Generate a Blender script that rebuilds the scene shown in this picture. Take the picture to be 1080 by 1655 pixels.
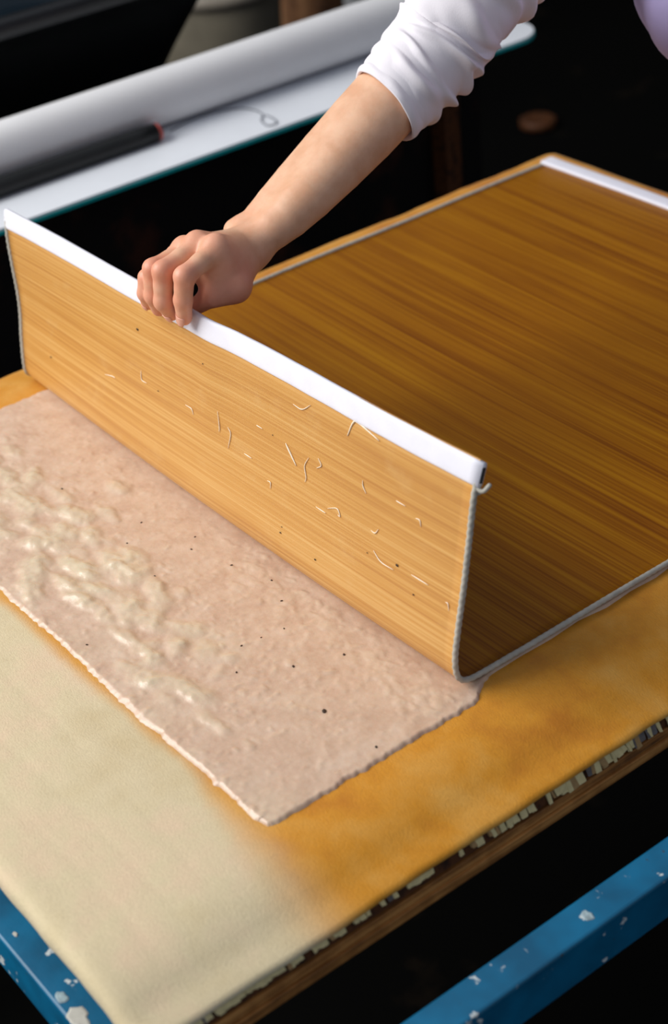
import bpy, bmesh, math, random
import numpy as np
from mathutils import Vector, Matrix, noise

random.seed(7); rng = np.random.default_rng(7)
for o in list(bpy.data.objects): bpy.data.objects.remove(o)
scene = bpy.context.scene
C = scene.collection
R = math.radians

# ------------------------------------------------------------------ camera
cam_d = bpy.data.cameras.new('camera'); cam = bpy.data.objects.new('camera', cam_d); C.objects.link(cam)
CAM = Vector((1.38717, -0.59969, 0.79177))
cam.location = CAM
cam.rotation_euler = (R(56.26872), R(5.12463), R(52.34783))
cam_d.sensor_fit = 'VERTICAL'; cam_d.sensor_height = 36; cam_d.sensor_width = 36*1080/1655
FPX = 2733.28
cam_d.lens = FPX/1655*36
cam_d.clip_start = .05; cam_d.clip_end = 60
cam_d.dof.use_dof = True; cam_d.dof.focus_distance = 1.33; cam_d.dof.aperture_fstop = 5.6
scene.camera = cam

# ------------------------------------------------------------------ world, light, exposure
w = bpy.data.worlds.new('room_ambient'); scene.world = w; w.use_nodes = True
bg = w.node_tree.nodes['Background']; bg.inputs[0].default_value = (.80, .86, 1.0, 1); bg.inputs[1].default_value = .36
def area(name, loc, aim, sx, sy, power, col):
    l = bpy.data.lights.new(name, 'AREA'); l.shape = 'RECTANGLE'; l.size = sx; l.size_y = sy; l.energy = power; l.color = col
    o = bpy.data.objects.new(name, l); C.objects.link(o); o.location = loc
    o.rotation_euler = (Vector(aim)-Vector(loc)).to_track_quat('-Z', 'Y').to_euler()
    return o
area('window_light', (-1.35, -2.15, 2.25), (.2, .2, .0), 2.8, 2.2, 178, (1.0, .975, .94))
vs = scene.view_settings
vs.view_transform = 'Standard'; vs.look = 'None'; vs.exposure = 0.0; vs.gamma = 1.0; vs.use_curve_mapping = False

# ------------------------------------------------------------------ helpers
CM = cam.rotation_euler.to_matrix()
def at(u, v, ax, val):
    """a measured point of the photograph on the plane axis=val, as a place in the room"""
    d = CM @ Vector(((u-540)/FPX, (827.5-v)/FPX, -1)); t = (val-CAM[ax])/d[ax]; return CAM+d*t
def lin(r, g, b):
    f = lambda c: (c/255/12.92) if c/255 <= .04045 else ((c/255+.055)/1.055)**2.4
    return (f(r), f(g), f(b), 1)

def tag(o, label, cat, group=None, kind=None):
    if label: o['label'] = label
    if cat: o['category'] = cat
    if group: o['group'] = group
    if kind: o['kind'] = kind
    return o
def thing(name, label, cat, loc=(0,0,0), group=None):
    o = bpy.data.objects.new(name, None); C.objects.link(o); o.location = loc; o.empty_display_size = .05
    return tag(o, label, cat, group)
def link(name, me, mat, parent=None, smooth=True):
    if mat is not None:
        for m in (mat if isinstance(mat, (list, tuple)) else [mat]): me.materials.append(m)
    if smooth:
        me.polygons.foreach_set('use_smooth', [True]*len(me.polygons))
    o = bpy.data.objects.new(name, me); C.objects.link(o)
    if parent is not None:
        o.parent = parent
        o.matrix_parent_inverse = Matrix.Translation(parent.location).inverted()   # meshes are in room coordinates
    return o
def mesh_from(name, V, F):
    me = bpy.data.meshes.new(name); me.from_pydata([tuple(map(float, p)) for p in V], [], [tuple(map(int, f)) for f in F]); me.update(); return me
def box_bm(bm, lo, hi, bev=0, seg=2):
    r = bmesh.ops.create_cube(bm, size=1); vs_ = r['verts']
    for v in vs_:
        v.co = Vector([lo[i]+(v.co[i]+.5)*(hi[i]-lo[i]) for i in range(3)])
    if bev: bmesh.ops.bevel(bm, geom=list({e for v in vs_ for e in v.link_edges}), offset=bev, segments=seg, affect='EDGES', profile=.5)
def bm_obj(name, bm, mat, parent=None, smooth=False):
    me = bpy.data.meshes.new(name); bm.to_mesh(me); bm.free(); return link(name, me, mat, parent, smooth)
def box(name, lo, hi, mat, parent=None, bev=0):
    bm = bmesh.new(); box_bm(bm, lo, hi, bev); return bm_obj(name, bm, mat, parent)
def grid_faces(n, m, wrap=False):
    """n rows of m verts"""
    i, j = np.meshgrid(np.arange(n-1), np.arange(m if wrap else m-1), indexing='ij')
    a = i*m+j; b = i*m+(j+1) % m; return np.stack([a, b, b+m, a+m], -1).reshape(-1, 4)
def tube(path, rad, n=12, caps=True, shape=None):
    """sweep a ring along a path; rad scalar or list; shape(k, theta) optional radial multiplier"""
    P = [Vector(p) for p in path]; V = []; up = Vector((0.13, .2, 1)).normalized()
    prev = None
    for k, p in enumerate(P):
        t = (P[min(k+1, len(P)-1)]-P[max(k-1, 0)]).normalized()
        if prev is None:
            a = t.cross(up); a = a if a.length > .1 else t.cross(Vector((1, 0, 0)))
        else: a = prev - t*prev.dot(t)
        a.normalize(); prev = a; b = t.cross(a)
        r = rad[k] if hasattr(rad, '__len__') else rad
        for q in range(n):
            th = 2*math.pi*q/n; rr = r*(shape(k, th) if shape else 1)
            V.append(p+a*math.cos(th)*rr+b*math.sin(th)*rr)
    F = [tuple(f) for f in grid_faces(len(P), n, True)]
    if caps:
        F.append(tuple(range(n))[::-1]); F.append(tuple(range((len(P)-1)*n, len(P)*n)))
    return V, F
def lathe(profile, n=48, cx=0, cy=0):
    V = []
    for r, z in profile:
        for q in range(n):
            th = 2*math.pi*q/n; V.append((cx+r*math.cos(th), cy+r*math.sin(th), z))
    F = [tuple(f) for f in grid_faces(len(profile), n, True)]
    F.append(tuple(range(n))[::-1]); F.append(tuple(range((len(profile)-1)*n, len(profile)*n)))
    return V, F
def spline(pts, n):
    """Catmull-Rom through points, n samples"""
    P = np.array([list(p) for p in pts], float); P = np.vstack([2*P[0]-P[1], P, 2*P[-1]-P[-2]]); m = len(P)-3
    out = []
    for t in np.linspace(0, m-1e-6, n):
        i = int(t); f = t-i; a, b, c, d = P[i:i+4]
        out.append(.5*(2*b+(c-a)*f+(2*a-5*b+4*c-d)*f*f+(3*b-a-3*c+d)*f**3))
    return np.array(out)
def vnoise(X, Y, seed=0.):
    f = lambda x, y: noise.noise((x, y, seed))
    return np.frompyfunc(f, 2, 1)(X, Y).astype(float)
def sstep(a, b, x):
    t = np.clip((x-a)/(b-a), 0, 1); return t*t*(3-2*t)

# ------------------------------------------------------------------ materials
class N:
    """tiny node builder"""
    def __init__(s, name):
        s.m = bpy.data.materials.new(name); s.m.use_nodes = True; s.t = s.m.node_tree
        s.b = s.t.nodes['Principled BSDF']
    def n(s, typ, **kw):
        x = s.t.nodes.new(typ)
        for k, v in kw.items(): setattr(x, k, v)
        return x
    def l(s, a, b): s.t.links.new(a, b)
    def pos(s, scale=(1,1,1), uv=False):
        tc = s.n('ShaderNodeTexCoord'); mp = s.n('ShaderNodeMapping'); mp.inputs['Scale'].default_value = scale
        s.l(tc.outputs['UV' if uv else 'Object'], mp.inputs[0]); return mp.outputs[0]
    def noise(s, vec, scale, detail=3, rough=.55):
        x = s.n('ShaderNodeTexNoise'); x.inputs['Scale'].default_value = scale; x.inputs['Detail'].default_value = detail; x.inputs['Roughness'].default_value = rough
        s.l(vec, x.inputs['Vector']); return x.outputs['Fac']
    def ramp(s, fac, stops, interp='LINEAR'):
        x = s.n('ShaderNodeValToRGB'); x.color_ramp.interpolation = interp; e = x.color_ramp.elements
        while len(e) < len(stops): e.new(.5)
        for q, (p, c) in zip(e, stops): q.position = p; q.color = c if len(c) == 4 else (*c, 1)
        s.l(fac, x.inputs[0]); return x.outputs[0]
    def mix(s, f, a, b, mode='MIX'):
        x = s.n('ShaderNodeMix', data_type='RGBA', blend_type=mode)
        for v, i in ((f, 0), (a, 6), (b, 7)):
            if hasattr(v, 'node'): s.l(v, x.inputs[i])
            else: x.inputs[i].default_value = v
        return x.outputs[2]
    def math(s, op, a, b=0., c=0.):
        x = s.n('ShaderNodeMath', operation=op)
        for v, i in ((a, 0), (b, 1), (c, 2)):
            if hasattr(v, 'node'): s.l(v, x.inputs[i])
            else: x.inputs[i].default_value = v
        return x.outputs[0]
    def bump(s, h, strength=.3, dist=.001, prev=None):
        x = s.n('ShaderNodeBump'); x.inputs['Strength'].default_value = strength; x.inputs['Distance'].default_value = dist
        s.l(h, x.inputs['Height'])
        if prev is not None: s.l(prev, x.inputs['Normal'])
        return x.outputs[0]
    def out(s, col=None, rough=.5, spec=.5, normal=None, **kw):
        if col is not None:
            if hasattr(col, 'node'): s.l(col, s.b.inputs['Base Color'])
            else: s.b.inputs['Base Color'].default_value = col
        if hasattr(rough, 'node'): s.l(rough, s.b.inputs['Roughness'])
        else: s.b.inputs['Roughness'].default_value = rough
        s.b.inputs['Specular IOR Level'].default_value = spec
        if normal is not None: s.l(normal, s.b.inputs['Normal'])
        for k, v in kw.items(): s.b.inputs[k.replace('_', ' ')].default_value = v
        return s.m

def simple(name, col, rough=.6, var=.12, scale=30, spec=.4, bump=.15, bscale=200):
    s = N(name); p = s.pos(); f = s.noise(p, scale, 4)
    d = tuple(c*(1-var) for c in col[:3])+(1,); u = tuple(min(1, c*(1+var)) for c in col[:3])+(1,)
    c = s.ramp(f, [(.3, d), (.7, u)])
    return s.out(c, rough, spec, s.bump(s.noise(p, bscale, 2), bump, .0005))

def mat_mat(name, c_dark, c_mid, c_light, rough, film):
    """bamboo splint screen: colour per splint, fine ridges; uv in metres (along, across)"""
    s = N(name)
    wide = s.noise(s.pos((1.1, 55, 1), True), 1, 3, .6)
    fine = s.noise(s.pos((2.6, 420, 1), True), 1, 2, .6)
    blot = s.noise(s.pos((7, 9, 1), True), 1, 3)
    f = s.math('ADD', s.math('MULTIPLY', wide, .36), s.math('ADD', s.math('MULTIPLY', fine, .52), s.math('MULTIPLY', blot, .12)))
    c = s.ramp(f, [(.36, c_dark), (.5, c_mid), (.64, c_light)])
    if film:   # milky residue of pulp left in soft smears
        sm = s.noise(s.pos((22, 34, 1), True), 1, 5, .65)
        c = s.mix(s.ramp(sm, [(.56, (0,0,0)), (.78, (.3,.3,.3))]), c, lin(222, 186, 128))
    w_ = s.n('ShaderNodeTexWave', bands_direction='Y'); w_.inputs['Scale'].default_value = 1; w_.inputs['Distortion'].default_value = .6; w_.inputs['Detail'].default_value = 1
    s.l(s.pos((.5, 260, 1), True), w_.inputs['Vector'])
    h = s.math('ADD', s.math('MULTIPLY', w_.outputs['Fac'], .4), s.math('MULTIPLY', fine, .8))
    return s.out(c, rough, .5 if film else .2, s.bump(h, .35, .0006))

M = {}
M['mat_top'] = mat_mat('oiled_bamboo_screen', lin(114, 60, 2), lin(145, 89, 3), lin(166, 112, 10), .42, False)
M['mat_face'] = mat_mat('bamboo_screen_wet_sheen', lin(184, 126, 60), lin(203, 149, 76), lin(219, 173, 105), .42, True)  # paler colours hold painted window sheen as well as the pulp film

def felt_material():
    s = N('wet_felt')
    tc = s.n('ShaderNodeTexCoord'); sp = s.n('ShaderNodeSeparateXYZ'); s.l(tc.outputs['Object'], sp.inputs[0])
    p = s.pos(); big = s.noise(p, 9, 3); med = s.noise(p, 38, 4); streak = s.noise(s.pos((9, 90, 9)), 1, 3)
    wob = s.math('MULTIPLY', s.math('SUBTRACT', s.math('ADD', s.math('MULTIPLY', big, .75), s.math('MULTIPLY', med, .25)), .5), .036)
    # the dry cream end of the felt; the stain fades more slowly along the right flank
    fx = s.n('ShaderNodeMapRange', interpolation_type='SMOOTHSTEP'); s.l(sp.outputs[0], fx.inputs[0]); fx.inputs[1].default_value = .58; fx.inputs[2].default_value = .73
    yc = s.math('MULTIPLY_ADD', fx.outputs[0], -.012, -.197); wd = s.math('MULTIPLY_ADD', fx.outputs[0], .060, .019)
    dry = s.n('ShaderNodeMapRange', interpolation_type='SMOOTHERSTEP'); s.l(s.math('DIVIDE', s.math('SUBTRACT', yc, s.math('ADD', sp.outputs[1], wob)), wd), dry.inputs[0])
    dry.inputs[1].default_value = -.5; dry.inputs[2].default_value = .5
    yel = s.ramp(s.math('ADD', s.math('MULTIPLY', big, .6), s.math('MULTIPLY', med, .4)), [(.36, lin(190, 118, 10)), (.5, lin(208, 140, 26)), (.66, lin(216, 158, 66))])
    cre = s.ramp(s.math('ADD', s.math('MULTIPLY', med, .35), s.math('MULTIPLY', s.noise(p, 6, 2), .65)), [(.36, lin(206, 189, 150)), (.5, lin(214, 199, 163)), (.62, lin(220, 197, 165))])
    c = s.mix(dry.outputs[0], yel, cre)
    fib = s.noise(s.pos((420, 900, 500)), 1, 3, .7)
    c = s.mix(s.ramp(fib, [(.35, (.22,.22,.22)), (.6, (0,0,0))]), c, s.mix(.5, c, (.12, .06, .01, 1)))
    h = s.math('ADD', fib, s.math('MULTIPLY', streak, .5))
    n1 = s.bump(h, .45, .0012)
    rg = s.n('ShaderNodeMapRange'); s.l(dry.outputs[0], rg.inputs[0]); rg.inputs[3].default_value = .52; rg.inputs[4].default_value = .95
    return s.out(c, rg.outputs[0], .35, n1, Sheen_Weight=.12, Sheen_Roughness=.5)
M['felt'] = felt_material()

def paper_material():
    s = N('wet_pulp')
    at_ = s.n('ShaderNodeAttribute'); at_.attribute_name = 'thick'
    p = s.pos(); a = s.noise(p, 45, 4); b = s.noise(p, 260, 3)
    thin = s.ramp(s.math('ADD', s.math('MULTIPLY', a, .7), s.math('MULTIPLY', b, .3)), [(.36, lin(196, 164, 140)), (.52, lin(206, 177, 153)), (.66, lin(212, 186, 164))])
    c = s.mix(at_.outputs['Fac'], thin, lin(213, 198, 168))
    n1 = s.bump(s.noise(p, 520, 3, .6), .16, .0007)
    n1 = s.bump(s.noise(p, 150, 2), .16, .002, n1)
    return s.out(c, s.math('MULTIPLY_ADD', at_.outputs['Fac'], -.16, .36), .55, n1, Subsurface_Weight=.12, Subsurface_Scale=.004)
M['paper'] = paper_material()

def skin_material():
    s = N('skin')
    at_ = s.n('ShaderNodeAttribute'); at_.attribute_name = 'flush'
    p = s.pos(); a = s.noise(p, 55, 4); b = s.noise(p, 900, 2)
    base = s.ramp(a, [(.35, lin(214, 164, 130)), (.65, lin(226, 182, 150))])
    c = s.mix(at_.outputs['Fac'], base, lin(224, 134, 110))
    n1 = s.bump(b, .12, .0006); n1 = s.bump(s.noise(p, 160, 3), .12, .0015, n1)
    return s.out(c, .46, .45, n1, Subsurface_Weight=.22, Subsurface_Scale=.006)
M['skin'] = skin_material()
M['skin'].node_tree.nodes['Principled BSDF'].inputs['Subsurface Radius'].default_value = (1.0, .35, .2)
M['nail'] = simple('fingernail', lin(232, 170, 146), .3, .05, 300, .5, .03)

def cloth(name, col, bump=.25, dark=.88):
    s = N(name); p = s.pos(); f = s.noise(p, 18, 3)
    c = s.ramp(f, [(.35, tuple(x*dark for x in col[:3])+(1,)), (.65, col)])
    wv = s.noise(s.pos((900, 900, 900)), 1, 2)
    return s.out(c, .9, .2, s.bump(wv, bump, .0006), Sheen_Weight=.15)
M['white_cloth'] = cloth('white_jersey', lin(236, 232, 238), .22, .96)
M['lavender'] = cloth('lavender_cotton', lin(190, 178, 226), .2)
M['black_cloth'] = cloth('black_cotton', lin(22, 22, 24))
M['strip'] = simple('white_binding', lin(232, 232, 242), .55, .03, 60, .4, .2, 700)
M['cord'] = simple('grey_cord', lin(178, 175, 164), .8, .14, 120, .3, .3, 900)
M['fibre'] = simple('pale_pulp_fibre', lin(250, 236, 212), .4, .04, 200)
M['speck'] = simple('dark_speck', lin(58, 40, 28), .6, .3, 200)
M['hole'] = simple('painted_hollow_shade', lin(40, 40, 44), .7)

def wood(name, stops, sc=(140, 5, 140), rough=.6):
    s = N(name); g = s.noise(s.pos(sc), 1, 5, .65); b = s.noise(s.pos((60, 60, 60)), 1, 3)
    f = s.math('ADD', s.math('MULTIPLY', g, .75), s.math('MULTIPLY', b, .25))
    return s.out(s.ramp(f, stops), rough, .35, s.bump(g, .5, .001))
M['board'] = wood('weathered_plywood', [(.33, lin(74, 42, 20)), (.47, lin(150, 98, 46)), (.6, lin(196, 138, 74)), (.7, lin(122, 74, 34))])
M['underlay'] = wood('dark_underlay', [(.35, lin(34, 20, 10)), (.5, lin(92, 52, 22)), (.66, lin(60, 34, 16))], (60, 60, 60))
M['flake'] = simple('cream_flake', lin(228, 208, 152), .75, .12, 150)
M['flake_b'] = simple('tan_flake', lin(176, 140, 92), .75, .2, 150)
M['flake_c'] = simple('grey_flake', lin(112, 104, 100), .75, .25, 150)

def painted():
    s = N('chipped_blue_paint'); p = s.pos(); a = s.noise(p, 60, 5, .6); b = s.noise(p, 24, 2); d = s.noise(p, 150, 3)
    c = s.ramp(b, [(.35, lin(0, 80, 114)), (.65, lin(0, 102, 142))])
    c = s.mix(s.ramp(a, [(.645, (0,0,0)), (.67, (1,1,1))]), c, lin(196, 204, 204))
    c = s.mix(s.ramp(d, [(.71, (0,0,0)), (.74, (1,1,1))]), c, lin(60, 40, 30))
    return s.out(c, .42, .5, s.bump(s.noise(p, 300, 2), .1, .001))
M['blue'] = painted()
M['bench_white'] = simple('white_laminate', lin(222, 226, 232), .42, .03, 14, .5, .04)
M['teal'] = simple('teal_edge', lin(0, 176, 176), .4, .1)
M['roll'] = simple('white_tube', lin(224, 224, 225), .55, .03, 12, .4, .04)
def grime(name, base, rust, thr=.6, rough=.6, spec=.25):
    s = N(name); p = s.pos(); a = s.noise(p, 7, 5, .65)
    c = s.mix(s.ramp(a, [(thr, (0,0,0)), (thr+.16, (1,1,1))]), base, rust)
    return s.out(c, rough, spec, s.bump(s.noise(p, 60, 3), .2, .002))
M['dark_panel'] = grime('grimy_dark_panel', lin(14, 12, 10), lin(66, 34, 20), .54)
M['floor'] = grime('dark_wet_floor', lin(5, 5, 4), lin(26, 20, 13), .60, .75, .06)
M['wall'] = simple('dark_plaster', lin(40, 38, 36), .9, .2, 5)
M['black_rubber'] = simple('black_plastic', lin(14, 15, 16), .38, .2, 10, .5, .05)
M['black_rod'] = simple('black_hose', lin(24, 26, 26), .5, .2, 40)
M['red'] = simple('faded_red_plastic', lin(176, 74, 66), .5, .2, 60)
M['water'] = simple('dark_water', lin(20, 30, 38), .06, .1, 3, .5, .02)
M['bucket'] = simple('grey_translucent_plastic', lin(112, 106, 92), .45, .2, 9)
M['bucket_rim'] = simple('pale_plastic', lin(138, 130, 118), .45, .08, 9)
M['brown_wood'] = wood('brown_log', [(.33, lin(64, 40, 26)), (.5, lin(124, 86, 56)), (.68, lin(156, 116, 80))], (26, 26, 2.5))
M['pale'] = simple('pale_grey_plastic', lin(182, 184, 186), .5, .06, 9)
M['thread'] = simple('grey_thread', lin(104, 108, 116), .8, .1, 90)
M['hair'] = simple('brown_hair', lin(70, 46, 32), .5, .3, 90)

# ------------------------------------------------------------------ the setting
FZ = -.76
fl = box('floor', (-6, -4.5, FZ-.1), (4, 3.2, FZ), M['floor']); tag(fl, None, None, kind='structure')
wl = box('wall_left', (-6.1, -4.5, FZ), (-6, 3.2, 2.8), M['wall']); tag(wl, None, None, kind='structure')
wb = box('wall_back', (-6, 3.2, FZ), (4, 3.3, 2.8), M['wall']); tag(wb, None, None, kind='structure')  # unseen wall, set close and tall to block ambient from behind

# ------------------------------------------------------------------ blue frame
fr = thing('table_frame', 'blue painted chipped steel table frame under the felt covered board', 'table', (.4, .2, FZ))
bars = []
Zt, Zb = -.0525, -.0925
x0, x1, y0, y1 = -.06, .843, -.3585, .80
box('bar', (x0, y0, Zb), (x1, y0+.042, Zt), M['blue'], fr, .002)
box('bar', (x0, y1-.027, Zb), (x1, y1, Zt), M['blue'], fr, .002)
box('bar', (x1-.027, y0+.0422, Zb), (x1, y1-.0272, Zt), M['blue'], fr, .002)
box('bar', (x0, y0+.0422, Zb), (x0+.027, y1-.0272, Zt), M['blue'], fr, .002)
for lx in (x0, x1-.027):
    for ly in (y0, y1-.027):
        box('leg', (lx, ly, FZ), (lx+.027, ly+.027, Zb), M['blue'], fr, .002)

def splash(c, r, mat, seed):
    bm = bmesh.new(); n = 18; vv = []
    for q in range(n):
        a_ = 2*math.pi*q/n; k = r*(1+.45*noise.noise((math.cos(a_)*1.6, math.sin(a_)*1.6, seed)))
        vv.append(bm.verts.new((c[0]+k*math.cos(a_)*1.25, c[1]+k*math.sin(a_)*.8, Zt+.0002)))
    top = [bm.verts.new((c[0]+(v.co.x-c[0])*.8, c[1]+(v.co.y-c[1])*.8, Zt+.0007)) for v in vv]
    for q in range(n): bm.faces.new((vv[q], vv[(q+1) % n], top[(q+1) % n], top[q]))
    bm.faces.new(top); bm_obj('paint_splash', bm, mat, fr)
M['splash'] = simple('dried_grey_splash', lin(150, 170, 176), .7, .3, 260)
M['splash_pale'] = simple('dried_pale_splash', lin(188, 186, 176), .7, .1, 200)
splash((.655, -.3525), .0045, M['splash'], 1.); splash((.676, -.3525), .0075, M['splash_pale'], 2.); splash((.831, -.056), .004, M['splash'], 3.); splash((.586, -.349), .002, M['splash_pale'], 4.)

# ------------------------------------------------------------------ board with frayed layer
bd = thing('wooden_board', 'brown plywood board with peeling cream edge beneath the felt', 'board', (.36, .2, Zt))
box('plywood_ply', (-.03, -.322, -.0435), (.7535, .735, -.0355), M['board'], bd, .0008)
box('plywood_ply', (-.03, -.323, -.0523), (.7555, .735, -.0437), M['board'], bd, .0008)
box('underlay', (-.028, -.3215, -.0353), (.7515, .733, -.0215), M['underlay'], bd, .001)
y = -.318
while y < .20:
    dens = np.interp(y, [-.35, -.26, -.22, -.19, -.15, -.10, -.06, -.02, 0, .07, .10, .20], [.95, .98, .95, .75, .7, .35, .45, .5, .97, .97, .6, .85])
    hm_ = np.interp(y, [-.35, -.22, -.15, -.06, .0, .2], [.0050, .0055, .0050, .0070, .0105, .0105])
    wd = random.uniform(.0022, .0065); h = hm_*random.uniform(.75, 1.12)
    if random.random() < dens:
        bm = bmesh.new(); box_bm(bm, (-.0008, -wd/2, -h), (.0008, wd/2, 0), .0004, 1)
        for v in bm.verts: v.co += Vector((random.uniform(-.0003, .0003), random.uniform(-.0006, .0006)-(v.co.z*.32), random.uniform(-.0012, .0003) if v.co.z < -h*.5 else 0))
        m = random.choice([M['flake']]*6+[M['flake_b'], M['flake_b'], M['flake_c']])
        bmesh.ops.transform(bm, matrix=Matrix.Translation((.7524, y, -.0232)) @ Matrix.Rotation(R(random.uniform(-8, -2)), 4, 'Y') @ Matrix.Rotation(R(random.uniform(-6, 6)), 4, 'X'), verts=bm.verts)
        bm_obj('peeling_flake', bm, m, bd)
    y += wd*random.uniform(.85, 1.05)

# ------------------------------------------------------------------ felt blanket
def build_felt():
    prof = [(-.036, -.0212), (-.0385, -.016), (-.038, -.009), (-.034, -.003), (-.026, -.0004)]
    prof += [(x, 0) for x in np.linspace(-.018, .690, 190)]
    prof += [(.700, -.0003), (.709, -.0010), (.718, -.0022), (.726, -.0038), (.734, -.0060), (.741, -.0085), (.747, -.0112), (.752, -.0140), (.7555, -.0168), (.7565, -.0193), (.7550, -.0212)]
    pr = np.array(prof)
    ys = np.concatenate([[-.3440, -.3470, -.3485, -.3485, -.3465, -.3420], np.linspace(-.3365, .730, 300), [.735, .739, .742, .743, .742]])
    drop = np.concatenate([[-.0213, -.0195, -.014, -.007, -.0022, -.0005], np.zeros(300), [-.0004, -.0016, -.006, -.014, -.0212]])
    X = np.repeat(pr[None, :, 0], len(ys), 0); Z = np.repeat(pr[None, :, 1], len(ys), 0); Y = np.repeat(ys[:, None], len(pr), 1)
    Z = np.where(drop[:, None] < -.02, np.minimum(Z, 0)*.05+drop[:, None], np.maximum(Z+drop[:, None], -.0212))
    Z = np.where(X < .7535, Z-.0085*np.clip((X-.665)/.085, 0, 1)**2*np.clip((.756-X)/.02, 0, 1), Z)
    inner = (Z > -.012)
    und = vnoise(X*14, Y*14, 3.1)*.0007+vnoise(X*45, Y*60, 8.2)*.0003
    for yc, amp, sl in ((-.283, .0008, .03), (-.315, .0006, .06), (-.246, .0005, -.02)):          # soft creases along the near end
        d = (Y-yc-sl*(X-.5)+.004*np.sin(X*9)); und -= amp*np.exp(-(d/.0022)**2)*(.6+.4*vnoise(X*6, Y*0, yc*9))
    # a small pucker where the wet and dry felt meet at the flank
    und += .0022*np.exp(-((Y+.205)/.005)**2-((X-.737)/.014)**2)
    soft = np.clip((-X+.742)/.05, 0.25, 1)
    Z = np.where(inner, Z+und*soft-.0006, Z)
    wob = .0022*vnoise(Y*11, X*0, 4.4)+.0011*vnoise(Y*42, X*0, 6.4)
    X = X+np.where(X > .72, wob*np.clip((X-.72)/.03, 0, 1), 0)-np.where(X < -.02, wob, 0)
    wy = .0016*vnoise(X*12, Y*0, 5.5)+.0006*vnoise(X*55, Y*0, 1.5)
    Y = Y+np.where(np.abs(Y-.2) > .545, wy, 0)
    n, m = X.shape; V = np.stack([X, Y, Z], -1).reshape(-1, 3); F = [tuple(f)[::1] for f in grid_faces(n, m)]
    F = [f[::-1] for f in F] if False else F
    # close underside
    ring = list(range(m))+[r*m+m-1 for r in range(1, n)]+[(n-1)*m+c for c in range(m-2, -1, -1)]+[r*m for r in range(n-2, 0, -1)]
    F.append(tuple(ring[::-1]))
    return mesh_from('felt_blanket', V, F)
fb = link('felt_blanket', build_felt(), M['felt'])
tag(fb, 'thick felt blanket, stained orange and cream at its near end, over the board', 'felt')

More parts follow.
